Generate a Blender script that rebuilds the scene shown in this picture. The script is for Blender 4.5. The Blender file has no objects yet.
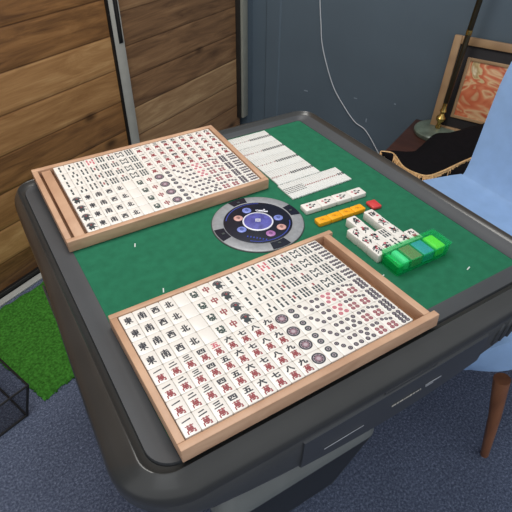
import bpy, bmesh, math, random
from mathutils import Vector, Matrix, Euler
random.seed(7)
PI = math.pi
sc = bpy.context.scene
COL = sc.collection
sc.view_settings.view_transform = 'Standard'
sc.view_settings.look = 'None'

# ------------------------------------------------------------------ materials
def lin(c):
    c /= 255.0
    return c / 12.92 if c <= 0.04045 else ((c + 0.055) / 1.055) ** 2.4
def rgb(r, g, b):
    return (lin(r), lin(g), lin(b), 1.0)

def new_mat(name):
    m = bpy.data.materials.new(name)
    m.use_nodes = True
    nt = m.node_tree
    return m, nt, nt.nodes['Principled BSDF']

def N(nt, t, **kw):
    n = nt.nodes.new(t)
    for k, v in kw.items():
        if k in n.inputs.keys():
            n.inputs[k].default_value = v
        else:
            setattr(n, k, v)
    return n

def mat(name, col, rough=0.5, metal=0.0, spec=0.5, var=0.0, scale=30.0, bump=0.0, bscale=200.0, coat=0.0):
    """plain colour with a little procedural mottling and bump"""
    m, nt, p = new_mat(name)
    p.inputs['Roughness'].default_value = rough
    p.inputs['Metallic'].default_value = metal
    p.inputs['Specular IOR Level'].default_value = spec
    p.inputs['Coat Weight'].default_value = coat
    tc = N(nt, 'ShaderNodeTexCoord')
    nz = N(nt, 'ShaderNodeTexNoise', Scale=scale, Detail=3.0)
    nt.links.new(tc.outputs['Object'], nz.inputs['Vector'])
    cr = N(nt, 'ShaderNodeValToRGB')
    a = tuple(max(0, x * (1 - var)) for x in col[:3]) + (1,)
    b = tuple(min(1, x * (1 + var)) for x in col[:3]) + (1,)
    cr.color_ramp.elements[0].color = a
    cr.color_ramp.elements[1].color = b
    cr.color_ramp.elements[0].position = 0.3
    cr.color_ramp.elements[1].position = 0.7
    nt.links.new(nz.outputs['Fac'], cr.inputs['Fac'])
    nt.links.new(cr.outputs['Color'], p.inputs['Base Color'])
    if bump > 0:
        n2 = N(nt, 'ShaderNodeTexNoise', Scale=bscale, Detail=4.0)
        nt.links.new(tc.outputs['Object'], n2.inputs['Vector'])
        bp = N(nt, 'ShaderNodeBump', Strength=bump, Distance=0.002)
        nt.links.new(n2.outputs['Fac'], bp.inputs['Height'])
        nt.links.new(bp.outputs['Normal'], p.inputs['Normal'])
    return m

def carpet_mat():
    m, nt, p = new_mat('carpet')
    p.inputs['Roughness'].default_value = 0.95
    p.inputs['Specular IOR Level'].default_value = 0.1
    tc = N(nt, 'ShaderNodeTexCoord')
    n1 = N(nt, 'ShaderNodeTexNoise', Scale=150.0, Detail=6.0, Roughness=0.85)
    n2 = N(nt, 'ShaderNodeTexNoise', Scale=4.0, Detail=3.0)
    for n in (n1, n2):
        nt.links.new(tc.outputs['Object'], n.inputs['Vector'])
    r1 = N(nt, 'ShaderNodeValToRGB')
    e = r1.color_ramp.elements
    e[0].position, e[0].color = 0.30, rgb(46, 53, 68)
    e[1].position, e[1].color = 0.74, rgb(176, 186, 212)
    x = e.new(0.5); x.color = rgb(92, 101, 124)
    nt.links.new(n1.outputs['Fac'], r1.inputs['Fac'])
    mx = N(nt, 'ShaderNodeMixRGB', blend_type='MULTIPLY')
    mx.inputs['Fac'].default_value = 0.35
    r2 = N(nt, 'ShaderNodeValToRGB')
    r2.color_ramp.elements[0].position = 0.35
    r2.color_ramp.elements[0].color = (0.55, 0.55, 0.55, 1)
    r2.color_ramp.elements[1].position = 0.65
    nt.links.new(n2.outputs['Fac'], r2.inputs['Fac'])
    nt.links.new(r1.outputs['Color'], mx.inputs['Color1'])
    nt.links.new(r2.outputs['Color'], mx.inputs['Color2'])
    nt.links.new(mx.outputs['Color'], p.inputs['Base Color'])
    bp = N(nt, 'ShaderNodeBump', Strength=0.6, Distance=0.006)
    nt.links.new(n1.outputs['Fac'], bp.inputs['Height'])
    nt.links.new(bp.outputs['Normal'], p.inputs['Normal'])
    return m

def plank_mat(name, pal, plank=0.131, offset=0.0, seed=0.0):
    """horizontal rustic boards: local x runs along the boards, local z is height"""
    m, nt, p = new_mat(name)
    p.inputs['Roughness'].default_value = 0.38
    p.inputs['Specular IOR Level'].default_value = 0.4
    L = nt.links.new
    tc = N(nt, 'ShaderNodeTexCoord')
    sep = N(nt, 'ShaderNodeSeparateXYZ')
    L(tc.outputs['Object'], sep.inputs[0])
    def M(op, a, b=None):
        n = N(nt, 'ShaderNodeMath', operation=op)
        for i, v in enumerate((a, b)):
            if v is None: continue
            if isinstance(v, (int, float)): n.inputs[i].default_value = v
            else: L(v, n.inputs[i])
        return n.outputs[0]
    zz = M('DIVIDE', M('ADD', sep.outputs['Z'], offset), plank)
    idx = M('FLOOR', zz)
    fr = M('FRACT', zz)
    wn = N(nt, 'ShaderNodeTexWhiteNoise', noise_dimensions='1D')
    L(M('ADD', idx, 3.37 + seed), wn.inputs['W'])
    # grain, stretched along the board and shifted from board to board
    cmb = N(nt, 'ShaderNodeCombineXYZ')
    L(M('ADD', M('MULTIPLY', sep.outputs['X'], 2.2), M('MULTIPLY', idx, 7.3)), cmb.inputs[0])
    L(M('MULTIPLY', idx, 3.1), cmb.inputs[1])
    L(M('MULTIPLY', sep.outputs['Z'], 17.0), cmb.inputs[2])
    g = N(nt, 'ShaderNodeTexNoise', Scale=1.5, Detail=6.0, Roughness=0.62, Distortion=1.2)
    L(cmb.outputs[0], g.inputs['Vector'])
    c2 = N(nt, 'ShaderNodeCombineXYZ')
    L(M('ADD', M('MULTIPLY', sep.outputs['X'], 3.0), M('MULTIPLY', idx, 5.7)), c2.inputs[0])
    L(M('MULTIPLY', sep.outputs['Z'], 60.0), c2.inputs[2])
    g2 = N(nt, 'ShaderNodeTexNoise', Scale=2.0, Detail=4.0, Roughness=0.6)
    L(c2.outputs[0], g2.inputs['Vector'])
    f = M('ADD', M('MULTIPLY', wn.outputs['Value'], 0.55), M('ADD', M('MULTIPLY', g.outputs['Fac'], 0.75), M('MULTIPLY', g2.outputs['Fac'], 0.25)))
    f = M('SUBTRACT', f, 0.28)
    cr = N(nt, 'ShaderNodeValToRGB')
    e = cr.color_ramp.elements
    e[0].position, e[0].color = 0.18, pal[0]
    e[1].position, e[1].color = 0.82, pal[3]
    x = e.new(0.40); x.color = pal[1]
    x = e.new(0.60); x.color = pal[2]
    L(f, cr.inputs['Fac'])
    # knots
    c3 = N(nt, 'ShaderNodeCombineXYZ')
    L(M('MULTIPLY', sep.outputs['X'], 3.6), c3.inputs[0])
    L(M('MULTIPLY', sep.outputs['Z'], 7.6), c3.inputs[2])
    c3.inputs[1].default_value = seed * 1.7
    vo = N(nt, 'ShaderNodeTexVoronoi', Scale=1.0)
    L(c3.outputs[0], vo.inputs['Vector'])
    kr = N(nt, 'ShaderNodeValToRGB')
    kr.color_ramp.elements[0].position = 0.05
    kr.color_ramp.elements[0].color = (0.12, 0.10, 0.09, 1)
    kr.color_ramp.elements[1].position = 0.17
    L(vo.outputs['Distance'], kr.inputs['Fac'])
    mx = N(nt, 'ShaderNodeMixRGB', blend_type='MULTIPLY'); mx.inputs['Fac'].default_value = 0.85
    L(cr.outputs['Color'], mx.inputs['Color1']); L(kr.outputs['Color'], mx.inputs['Color2'])
    # seams
    s = M('MINIMUM', fr, M('SUBTRACT', 1.0, fr))
    sr = N(nt, 'ShaderNodeValToRGB')
    sr.color_ramp.elements[0].position = 0.006
    sr.color_ramp.elements[0].color = (0.34, 0.30, 0.27, 1)
    sr.color_ramp.elements[1].position = 0.03
    L(s, sr.inputs['Fac'])
    m2 = N(nt, 'ShaderNodeMixRGB', blend_type='MULTIPLY'); m2.inputs['Fac'].default_value = 0.9
    L(mx.outputs['Color'], m2.inputs['Color1']); L(sr.outputs['Color'], m2.inputs['Color2'])
    L(m2.outputs['Color'], p.inputs['Base Color'])
    bp = N(nt, 'ShaderNodeBump', Strength=0.35, Distance=0.004)
    L(M('ADD', M('MINIMUM', M('MULTIPLY', s, 12.0), 1.0), M('MULTIPLY', g.outputs['Fac'], 0.4)), bp.inputs['Height'])
    L(bp.outputs['Normal'], p.inputs['Normal'])
    return m

def clear_mat(name, col, clear, rough=0.15, base=0.35):
    """tinted see-through plastic"""
    m, nt, p = new_mat(name)
    p.inputs['Base Color'].default_value = col
    p.inputs['Roughness'].default_value = rough
    tr = N(nt, 'ShaderNodeBsdfTransparent')
    t = [base + (1 - base) * x for x in col[:3]]
    mxv = max(t)
    tr.inputs['Color'].default_value = tuple(x / mxv for x in t) + (1,)
    nz = N(nt, 'ShaderNodeTexNoise', Scale=5.0)
    mth = N(nt, 'ShaderNodeMath', operation='MULTIPLY_ADD')
    mth.inputs[1].default_value = 0.06
    mth.inputs[2].default_value = clear - 0.03
    nt.links.new(nz.outputs['Fac'], mth.inputs[0])
    ms = N(nt, 'ShaderNodeMixShader')
    nt.links.new(mth.outputs[0], ms.inputs['Fac'])
    nt.links.new(p.outputs[0], ms.inputs[1])
    nt.links.new(tr.outputs[0], ms.inputs[2])
    nt.links.new(ms.outputs[0], nt.nodes['Material Output'].inputs['Surface'])
    return m

def wood_mat(name, c1, c2, sx, sy, sz, rough=0.45):
    m, nt, p = new_mat(name)
    p.inputs['Roughness'].default_value = rough
    tc = N(nt, 'ShaderNodeTexCoord')
    mp = N(nt, 'ShaderNodeMapping'); mp.inputs['Scale'].default_value = (sx, sy, sz)
    nz = N(nt, 'ShaderNodeTexNoise', Scale=1.0, Detail=5.0, Distortion=0.6)
    cr = N(nt, 'ShaderNodeValToRGB')
    cr.color_ramp.elements[0].position, cr.color_ramp.elements[0].color = 0.3, c1
    cr.color_ramp.elements[1].position, cr.color_ramp.elements[1].color = 0.7, c2
    L = nt.links.new
    L(tc.outputs['Object'], mp.inputs['Vector']); L(mp.outputs[0], nz.inputs['Vector'])
    L(nz.outputs['Fac'], cr.inputs['Fac']); L(cr.outputs['Color'], p.inputs['Base Color'])
    return m

def art_mat():
    """abstract orange-red wash with cream streaks"""
    m, nt, p = new_mat('art_print')
    p.inputs['Roughness'].default_value = 0.35
    tc = N(nt, 'ShaderNodeTexCoord')
    mp = N(nt, 'ShaderNodeMapping'); mp.inputs['Rotation'].default_value = (0, 0.7, 0)
    mp.inputs['Scale'].default_value = (9, 9, 16)
    vo = N(nt, 'ShaderNodeTexNoise', Scale=0.42, Detail=2.5, Distortion=2.2)
    cr = N(nt, 'ShaderNodeValToRGB')
    e = cr.color_ramp.elements
    e[0].position, e[0].color = 0.30, rgb(150, 62, 40)
    e[1].position, e[1].color = 0.75, rgb(236, 222, 190)
    for ps, c in ((0.40, rgb(206, 104, 68)), (0.47, rgb(232, 196, 150)), (0.51, rgb(224, 138, 98)), (0.58, rgb(206, 104, 70)), (0.63, rgb(222, 200, 150)), (0.68, rgb(180, 150, 100))):
        x = e.new(ps); x.color = c
    L = nt.links.new
    L(tc.outputs['Object'], mp.inputs['Vector']); L(mp.outputs[0], vo.inputs['Vector'])
    L(vo.outputs['Fac'], cr.inputs['Fac']); L(cr.outputs['Color'], p.inputs['Base Color'])
    return m

MT = {}
MT['carpet'] = carpet_mat()
MT['wood_l'] = plank_mat('planks_left', [rgb(94, 64, 40), rgb(146, 103, 62), rgb(176, 131, 84), rgb(208, 166, 114)], offset=0.0, seed=0.0)
MT['wood_r'] = plank_mat('planks_right', [rgb(96, 70, 50), rgb(144, 108, 76), rgb(170, 134, 96), rgb(206, 172, 128)], offset=0.066, seed=2.0)
MT['blue_wall'] = mat('blue_wall', rgb(88, 102, 113), 0.75, var=0.06, scale=3, bump=0.25, bscale=60)
MT['alu'] = mat('brushed_metal', rgb(190, 186, 176), 0.42, metal=0.0, var=0.05)
MT['alu2'] = mat('olive_metal', rgb(150, 150, 138), 0.45, var=0.06)
MT['alu2'] = mat('olive_metal', rgb(150, 150, 138), 0.45, var=0.06)
MT['black_slot'] = mat('black_slot', rgb(22, 22, 22), 0.4, var=0.1)
MT['dark_strip'] = mat('dark_strip', rgb(40, 36, 32), 0.6, var=0.1)
MT['track'] = mat('track_white', rgb(170, 170, 165), 0.4, var=0.05)
MT['felt'] = mat('green_felt', rgb(38, 106, 78), 0.9, spec=0.15, var=0.10, scale=60, bump=0.3, bscale=900)
MT['band'] = mat('grey_band', rgb(70, 72, 75), 0.5, spec=0.4, var=0.06, scale=12, bump=0.05, bscale=500)
MT['rim'] = mat('dark_rim', rgb(52, 52, 51), 0.32, spec=0.45, var=0.12, scale=9, coat=0.12)
MT['body'] = mat('dark_body', rgb(62, 63, 64), 0.40, spec=0.5, var=0.12, scale=8)
MT['panel'] = mat('dark_panel', rgb(58, 60, 64), 0.35, spec=0.5, var=0.08, scale=8)
MT['pedestal'] = mat('pedestal_plastic', rgb(36, 38, 40), 0.45, var=0.08)
MT['pedestal_top'] = mat('pedestal_top', rgb(100, 104, 104), 0.45, var=0.05)
MT['silver'] = mat('silver', rgb(190, 192, 196), 0.3, metal=0.6, var=0.05)
MT['tick'] = mat('white_tick', rgb(200, 210, 205), 0.6, var=0.03)
MT['tray'] = wood_mat('tray_wood', rgb(178, 138, 110), rgb(204, 166, 136), 14, 14, 60, 0.5)
MT['tray_base'] = wood_mat('tray_base_wood', rgb(120, 84, 58), rgb(142, 104, 74), 14, 14, 60, 0.6)
MT['tile'] = mat('tile_white', rgb(231, 226, 219), 0.28, var=0.012, scale=20)
MT['tile_orange'] = mat('tile_orange', rgb(243, 170, 28), 0.3, var=0.04, scale=40)
MT['ink'] = mat('ink_dark', rgb(42, 44, 54), 0.5, var=0.05)
MT['ink_bar'] = mat('ink_bar', rgb(52, 62, 66), 0.5, var=0.05)
MT['ink_red'] = mat('ink_red', rgb(142, 56, 62), 0.5, var=0.05)
MT['ink_pink'] = mat('ink_pink', rgb(196, 96, 110), 0.5, var=0.05)
MT['ink_green'] = mat('ink_green', rgb(40, 62, 58), 0.5, var=0.05)
MT['ink_hole'] = mat('ink_hole', rgb(176, 160, 168), 0.5, var=0.05)
MT['ink_rose'] = mat('ink_rose', rgb(138, 104, 116), 0.5, var=0.05)
MT['ink_gold'] = mat('ink_gold', rgb(206, 130, 20), 0.5, var=0.05)
MT['stick'] = mat('stick_white', rgb(220, 220, 216), 0.35, var=0.015)
MT['red'] = mat('red_plastic', rgb(206, 66, 66), 0.35, var=0.04)
MT['ring'] = mat('console_ring', rgb(150, 152, 156), 0.45, metal=0.2, var=0.12, scale=140)
MT['ringedge'] = mat('console_edge', rgb(60, 66, 66), 0.45, var=0.05)
MT['display'] = mat('console_display', rgb(26, 28, 42), 0.25, var=0.15, scale=40)
MT['dome'] = mat('console_dome', rgb(88, 88, 160), 0.25, var=0.35, scale=90)
MT['white'] = mat('white_plastic', rgb(226, 226, 236), 0.35, var=0.02)
MT['btn_blue'] = mat('button_blue', rgb(120, 134, 206), 0.35, var=0.1, scale=200)
MT['btn_pink'] = mat('button_pink', rgb(206, 158, 150), 0.35, var=0.1, scale=200)
MT['btn_rose'] = mat('button_rose', rgb(168, 112, 170), 0.35, var=0.1, scale=200)
MT['blue_line'] = mat('blue_line', rgb(58, 72, 160), 0.35, var=0.05)
MT['green_clear'] = clear_mat('green_clear_plastic', rgb(20, 185, 110), 0.70, 0.15, 0.6)
MT['green_lid'] = clear_mat('green_lid_plastic', rgb(60, 205, 135), 0.88, 0.1, 0.75)
MT['mint'] = mat('mint_plastic', rgb(120, 236, 190), 0.4, var=0.05)
MT['emerald'] = mat('emerald_plastic', rgb(16, 186, 96), 0.4, var=0.05)
MT['brown'] = mat('brown_plastic', rgb(158, 112, 86), 0.5, var=0.08)
MT['blue'] = mat('blue_plastic', rgb(84, 146, 210), 0.4, var=0.05)
MT['lime'] = mat('lime_plastic', rgb(150, 240, 50), 0.4, var=0.05)
MT['chair'] = mat('blue_fabric', rgb(143, 174, 214), 0.8, spec=0.2, var=0.05, scale=25, bump=0.25, bscale=700)
MT['button'] = mat('blue_button', rgb(96, 126, 172), 0.8, var=0.05)
MT['leg'] = wood_mat('leg_wood', rgb(112, 70, 46), rgb(140, 92, 62), 40, 40, 6, 0.4)
MT['side'] = wood_mat('side_table_wood', rgb(62, 38, 32), rgb(84, 52, 42), 6, 40, 6, 0.35)
MT['cloth'] = mat('black_cloth', rgb(20, 18, 21), 0.9, spec=0.15, var=0.15, scale=60, bump=0.3, bscale=300)
MT['fringe'] = mat('gold_fringe', rgb(236, 190, 134), 0.7, var=0.22, scale=120)
MT['marble'] = mat('green_marble', rgb(104, 116, 104), 0.3, var=0.35, scale=24)
MT['pole'] = mat('dark_pole', rgb(84, 76, 60), 0.28, metal=0.8, var=0.1)
MT['brass'] = mat('brass', rgb(190, 160, 90), 0.25, metal=0.9, var=0.08)
MT['frame'] = wood_mat('frame_wood', rgb(150, 118, 86), rgb(182, 148, 110), 8, 8, 8, 0.5)
MT['mat_black'] = mat('mount_black', rgb(40, 38, 40), 0.8, var=0.05)
MT['art'] = art_mat()
MT['wire'] = mat('pale_wire', rgb(206, 210, 214), 0.4, var=0.03)
MT['spackle'] = mat('pale_scuff', rgb(140, 152, 164), 0.8, var=0.05)
MT['turf'] = mat('turf', rgb(60, 118, 42), 0.95, spec=0.1, var=0.45, scale=120, bump=1.0, bscale=250)
MT['smoke'] = clear_mat('smoked_plastic', rgb(20, 22, 26), 0.70, 0.3)
MT['black'] = mat('black_plastic', rgb(16, 16, 19), 0.5, var=0.08)

# ------------------------------------------------------------------ mesh helpers
def link(name, me, parent=None, loc=None, rot=None):
    o = bpy.data.objects.new(name, me)
    COL.objects.link(o)
    if parent is not None: o.parent = parent
    if loc is not None: o.location = loc
    if rot is not None: o.rotation_euler = rot
    return o

def empty(name, label=None, cat=None, loc=(0, 0, 0), rot=(0, 0, 0), group=None):
    o = bpy.data.objects.new(name, None)
    o.empty_display_size = 0.05
    COL.objects.link(o)
    o.location = loc; o.rotation_euler = rot
    if label: tag(o, label, cat, group)
    return o

def tag(o, label, cat, group=None):
    o['label'] = label; o['category'] = cat
    if group: o['group'] = group
    return o

def struct(o, label=None):
    o['kind'] = 'structure'
    return o

class MB:
    """collects shapes into one mesh"""
    def __init__(s): s.v = []; s.f = []; s.m = []; s.mats = []
    def mi(s, m):
        if m not in s.mats: s.mats.append(m)
        return s.mats.index(m)
    def add(s, vs, fs, m):
        o = len(s.v); k = s.mi(m)
        s.v += [tuple(v) for v in vs]
        for f in fs:
            s.f.append([i + o for i in f]); s.m.append(k)
    def bm(s, b, m, M=None):
        b.verts.ensure_lookup_table()
        for i, v in enumerate(b.verts): v.index = i
        vs = [(M @ v.co) if M else v.co.copy() for v in b.verts]
        fs = [[v.index for v in f.verts] for f in b.faces]
        b.free(); s.add(vs, fs, m)
    def box(s, c, d, m, bev=0.0, seg=2, M=None):
        b = bmesh.new(); bmesh.ops.create_cube(b, size=1.0)
        for v in b.verts: v.co = Vector((v.co.x * d[0] + c[0], v.co.y * d[1] + c[1], v.co.z * d[2] + c[2]))
        if bev > 0: bmesh.ops.bevel(b, geom=list(b.edges), offset=bev, segments=seg, profile=0.5, affect='EDGES')
        s.bm(b, m, M)
    def loft(s, rings, m, cap0=True, cap1=True, closed=True):
        n = len(rings[0]); vs = [p for r in rings for p in r]; fs = []
        for i in range(len(rings) - 1):
            for j in range(n if closed else n - 1):
                k = (j + 1) % n
                fs.append([i * n + j, i * n + k, (i + 1) * n + k, (i + 1) * n + j])
        if cap0: fs.append(list(range(n))[::-1])
        if cap1: fs.append([(len(rings) - 1) * n + j for j in range(n)])
        s.add(vs, fs, m)
    def lathe(s, prof, m, c=(0, 0, 0), n=32, cap0=True, cap1=True):
        s.loft([[(c[0] + r * math.cos(2 * PI * j / n), c[1] + r * math.sin(2 * PI * j / n), c[2] + z) for j in range(n)] for r, z in prof], m, cap0, cap1)
    def tube(s, pts, r, m, n=10):
        pts = [Vector(p) for p in pts]; rings = []
        rr = r if isinstance(r, (list, tuple)) else [r] * len(pts)
        up = Vector((0.123, 0.31, 0.95)).normalized()
        for i, p in enumerate(pts):
            d = (pts[min(i + 1, len(pts) - 1)] - pts[max(i - 1, 0)]).normalized()
            a = d.cross(up)
            if a.length < 1e-4: a = d.cross(Vector((1, 0, 0)))
            a.normalize(); b = d.cross(a).normalized()
            rings.append([p + (a * math.cos(2 * PI * j / n) + b * math.sin(2 * PI * j / n)) * rr[i] for j in range(n)])
        s.loft(rings, m)
    def poly(s, pts, z, m):
        s.add([(x, y, z) for x, y in pts], [list(range(len(pts)))], m)
    def mesh(s, name, smooth=35):
        me = bpy.data.meshes.new(name)
        me.from_pydata(s.v, [], s.f)
        for m in s.mats: me.materials.append(MT[m])
        me.polygons.foreach_set('material_index', s.m)
        b = bmesh.new(); b.from_mesh(me)
        if s.fixn: bmesh.ops.recalc_face_normals(b, faces=b.faces)
        b.to_mesh(me); b.free()
        if smooth:
            me.shade_smooth(); me.set_sharp_from_angle(angle=math.radians(smooth))
        me.update()
        return me
    fixn = True
    def build(s, name, parent=None, loc=None, rot=None, smooth=35):
        return link(name, s.mesh(name, smooth), parent, loc, rot)

def rsq(a, r, z, n=8, b=None, cx=0, cy=0):
    """ring: rounded rectangle of half sizes a, b"""
    b = a if b is None else b
    out = []
    for q, (sx, sy) in enumerate(((1, 1), (-1, 1), (-1, -1), (1, -1))):
        for i in range(n + 1):
            t = q * PI / 2 + i * PI / 2 / n
            out.append((cx + sx * (a - r) + r * math.cos(t), cy + sy * (b - r) + r * math.sin(t), z))
    return out

def dense(ring, k=6):
    """subdivide the long edges of a ring so it can be bent"""
    out = []
    n = len(ring)
    for i in range(n):
        p, q = ring[i], ring[(i + 1) % n]
        out.append(p)
        if (Vector(p) - Vector(q)).length > 0.08:
            for j in range(1, k * 2):
                t = j / (k * 2)
                out.append(tuple(p[c] * (1 - t) + q[c] * t for c in range(3)))
    return out

ORD = 'zeroth first second third fourth fifth sixth seventh eighth ninth tenth eleventh twelfth thirteenth fourteenth fifteenth sixteenth seventeenth eighteenth nineteenth twentieth'.split()
ORD += ['twenty-' + w for w in ORD[1:10]]

# ------------------------------------------------------------------ camera
cyaw, cpitch, croll, F = 0.5539869672380512, 0.6981164559659914, 0.010753548023081372, 501.6787728474061
fw = Vector((math.sin(cyaw) * math.cos(cpitch), math.cos(cyaw) * math.cos(cpitch), -math.sin(cpitch)))
rt = fw.cross(Vector((0, 0, 1))).normalized(); up = rt.cross(fw)
r2 = rt * math.cos(croll) + up * math.sin(croll); u2 = -rt * math.sin(croll) + up * math.cos(croll)
cd = bpy.data.cameras.new('camera'); cam = bpy.data.objects.new('camera', cd); COL.objects.link(cam)
cd.sensor_width = 36; cd.lens = F / 512 * 36; cd.clip_start = 0.02
cam.matrix_world = Matrix(((r2.x, u2.x, -fw.x, -0.43932), (r2.y, u2.y, -fw.y, -0.70256), (r2.z, u2.z, -fw.z, 1.38764), (0, 0, 0, 1)))
sc.camera = cam

# ------------------------------------------------------------------ room
RA = math.radians(25)
bv = Vector((math.cos(RA), math.sin(RA), 0)); dv = Vector((math.sin(RA), -math.cos(RA), 0))
PW = Vector((-0.556, 1.002, 0))          # a point on the foot of the planked wall
PC = Vector((1.039, 1.746, 0))           # room corner; blue wall runs from here along dv
CW = (PC - PW).dot(bv)
ROTW = (0, 0, RA); ROTB = (0, 0, RA - PI / 2)
def room(p, a, z):                        # p = away from blue wall, a = along it from the corner
    return PC - bv * p + dv * a + Vector((0, 0, z))

b = MB(); b.box((0, 0, -0.05), (7, 7, 0.1), 'carpet'); struct(b.build('floor', loc=(0.6, -0.4, 0), smooth=0))

b = MB(); b.box((-0.30, 0.02, 1.29), (2.14, 0.04, 2.54), 'wood_l', 0.002)
struct(b.build('door_1', loc=PW, rot=ROTW, smooth=0))
b = MB(); b.box((1.245, 0.045, 1.29), (0.84, 0.04, 2.54), 'wood_r', 0.002)
struct(b.build('door_2', loc=PW, rot=ROTW, smooth=0))
# vertical metal stile with its finger slot
st = MB(); st.box((0.806, 0.018, 1.29), (0.058, 0.05, 2.54), 'alu', 0.006)
st.box((0.835, 0.03, 1.29), (0.012, 0.04, 2.54), 'alu', 0.003)
sto = struct(st.build('trim_1', loc=PW, rot=ROTW))
hb = MB(); hb.box((0.814, -0.0075, 0.86), (0.022, 0.004, 0.22), 'black_slot', 0.0018)
hb.box((0.814, -0.0095, 0.86), (0.008, 0.003, 0.18), 'dark_strip', 0.001)
hb.build('handle', sto)
gp = MB(); gp.box((0.773, 0.012, 1.29), (0.009, 0.045, 2.54), 'black_slot'); struct(gp.build('stile_gap_shade', loc=PW, rot=ROTW, smooth=0))  # black strip standing in for the shaded gap beside the stile
t3 = MB(); t3.box((1.672, 0.012, 1.325), (0.05, 0.05, 2.41), 'alu2', 0.006)
t3.box((1.642, 0.02, 1.325), (0.012, 0.04, 2.41), 'dark_strip', 0.002)
struct(t3.build('trim_3', loc=PW, rot=ROTW))
bb = MB(); bb.box((0.12, -0.006, 0.012), (3.4, 0.02, 0.024), 'black_slot', 0.002)  # shade of the gap under the doors, built as a black strip
struct(bb.build('door_gap_shade', loc=PW, rot=ROTW, smooth=0))
bb = MB(); bb.box((0.12, -0.035, 0.004), (3.4, 0.03, 0.008), 'track', 0.002)
struct(bb.build('trim_4', loc=PW, rot=ROTW, smooth=0))
wl = MB(); wl.box((0.0, 0.115, 1.3), (6.4, 0.05, 2.6), 'blue_wall')
struct(wl.build('wall_back', loc=PW, rot=ROTW, smooth=0))
ws = MB(); ws.box(((1.698 + CW) / 2, 0.045, 1.3), (CW - 1.698, 0.09, 2.6), 'blue_wall'); struct(ws.build('trim_5', loc=PW, rot=ROTW, smooth=0))
wr = MB()
xs = [-0.1, 0.085, 0.092, 0.17, 0.177, 4.2]
ys = [0, 0, -0.006, -0.006, 0, 0]
fr_ = [(x, y) for x, y in zip(xs, ys)] + [(4.2, 0.1), (-0.1, 0.1)]
wr.loft([[(x, y, z) for x, y in fr_] for z in (0, 2.6)], 'blue_wall')
struct(wr.build('wall_right', loc=PC, rot=ROTB, smooth=0))
sk = MB()
for a_, z_, w_, h_ in ((0.35, 0.325, 0.022, 0.006), (0.64, 0.352, 0.018, 0.004), (0.716, 0.25, 0.006, 0.02), (0.851, 0.372, 0.009, 0.006)):
    sk.box((a_, -0.0005, z_), (w_, 0.001, h_), 'spackle', 0.0004)
struct(sk.build('trim_6', loc=PC, rot=ROTB))

# hanging cable on the blue wall
cab = MB()
cp = [(0.008, 0.33, 2.55), (0.008, 0.335, 1.8), (0.008, 0.36, 1.25), (0.008, 0.38, 0.95), (0.008, 0.394, 0.783), (0.008, 0.411, 0.673), (0.008, 0.424, 0.595), (0.008, 0.457, 0.502), (0.008, 0.517, 0.38), (0.008, 0.593, 0.29), (0.008, 0.659, 0.229), (0.008, 0.727, 0.197), (0.02, 0.82, 0.10), (0.03, 0.9, 0.006)]
def smooth_path(pts, k=5):
    P = [Vector(p) for p in pts]; out = []
    for i in range(len(P) - 1):
        p0, p1, p2, p3 = P[max(i - 1, 0)], P[i], P[i + 1], P[min(i + 2, len(P) - 1)]
        for j in range(k):
            t = j / k
            out.append(0.5 * ((2 * p1) + (p2 - p0) * t + (2 * p0 - 5 * p1 + 4 * p2 - p3) * t * t + (3 * p1 - p0 - 3 * p2 + p3) * t ** 3))
    out.append(P[-1]); return out
cab.tube(smooth_path([room(*p) for p in cp]), 0.0026, 'wire', 8)
tag(cab.build('cable'), 'thin pale cable hanging in a curve down the blue wall', 'cable')

# artificial grass mat at the foot of the planked wall
md = math.radians(22)
tm = MB(); random.seed(3)
nx, ny = 40, 24
Lx, Ly = 0.9, 0.478
vs = []; fs = []
for j in range(ny + 1):
    for i in range(nx + 1):
        e = 0.006 if i in (0, nx) or j in (0, ny) else 0.0
        vs.append((Lx * i / nx + random.uniform(-e, e), Ly * j / ny + random.uniform(-e, e), (0.004 if e else 0.014) + random.uniform(-0.002, 0.002)))
for j in range(ny):
    for i in range(nx):
        a = j * (nx + 1) + i; fs.append([a, a + 1, a + nx + 2, a + nx + 1])
tm.add(vs, fs, 'turf')
tm.fixn = False
# skirt down to the floor and blades round the edge
for t in range(420):
    side = random.choice('bbrl')
    u = random.random()
    x, y = {'b': (u * Lx, 0), 'r': (Lx, u * Ly), 'l': (0, u * Ly)}[side]
    a = random.uniform(0, 2 * PI); h = random.uniform(0.008, 0.016); ox, oy = 0.005 * math.cos(a), 0.005 * math.sin(a)
    tm.add([(x + ox * .5, y - oy * .5, 0.001), (x - ox * .5, y + oy * .5, 0.001), (x + oy * 1.4, y + ox * 1.4, h)], [[0, 1, 2]], 'turf')
tag(tm.build('grass_mat', loc=(-0.519, 0.432, 0), rot=(0, 0, md)), 'bright green artificial grass mat on the carpet by the planked doors', 'mat')

# smoked box on the carpet at the frame's edge
bx = empty('storage_box', 'low black-edged smoked plastic box on the carpet beside the grass mat', 'box', (-0.582, 0.408, 0), (0, 0, math.radians(20)))
X0, Y1, HH, FL = -0.30, 0.24, 0.12, 0.038
lo = [(0, 0), (X0, 0), (X0, Y1), (0, Y1)]
hi = [(FL, -0.004), (X0 - FL, -0.004), (X0 - FL, Y1 + FL), (FL, Y1 + FL)]
bm_ = MB(); bm_.loft([[(x, y, 0.003) for x, y in lo], [(x, y, HH) for x, y in hi]], 'smoke', True, False)
bm_.build('shell', bx, smooth=0)
for k in range(4):
    for ring, z in ((lo, 0.004), (hi, HH)):
        p, q_ = ring[k], ring[(k + 1) % 4]
        e_ = MB(); e_.tube([(p[0], p[1], z), (q_[0], q_[1], z)], 0.0035, 'black', 8); e_.build('edge_rod', bx)
    e_ = MB(); e_.tube([(lo[k][0], lo[k][1], 0.0), (hi[k][0], hi[k][1], HH)], 0.004, 'black', 8); e_.build('corner_post', bx)

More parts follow.
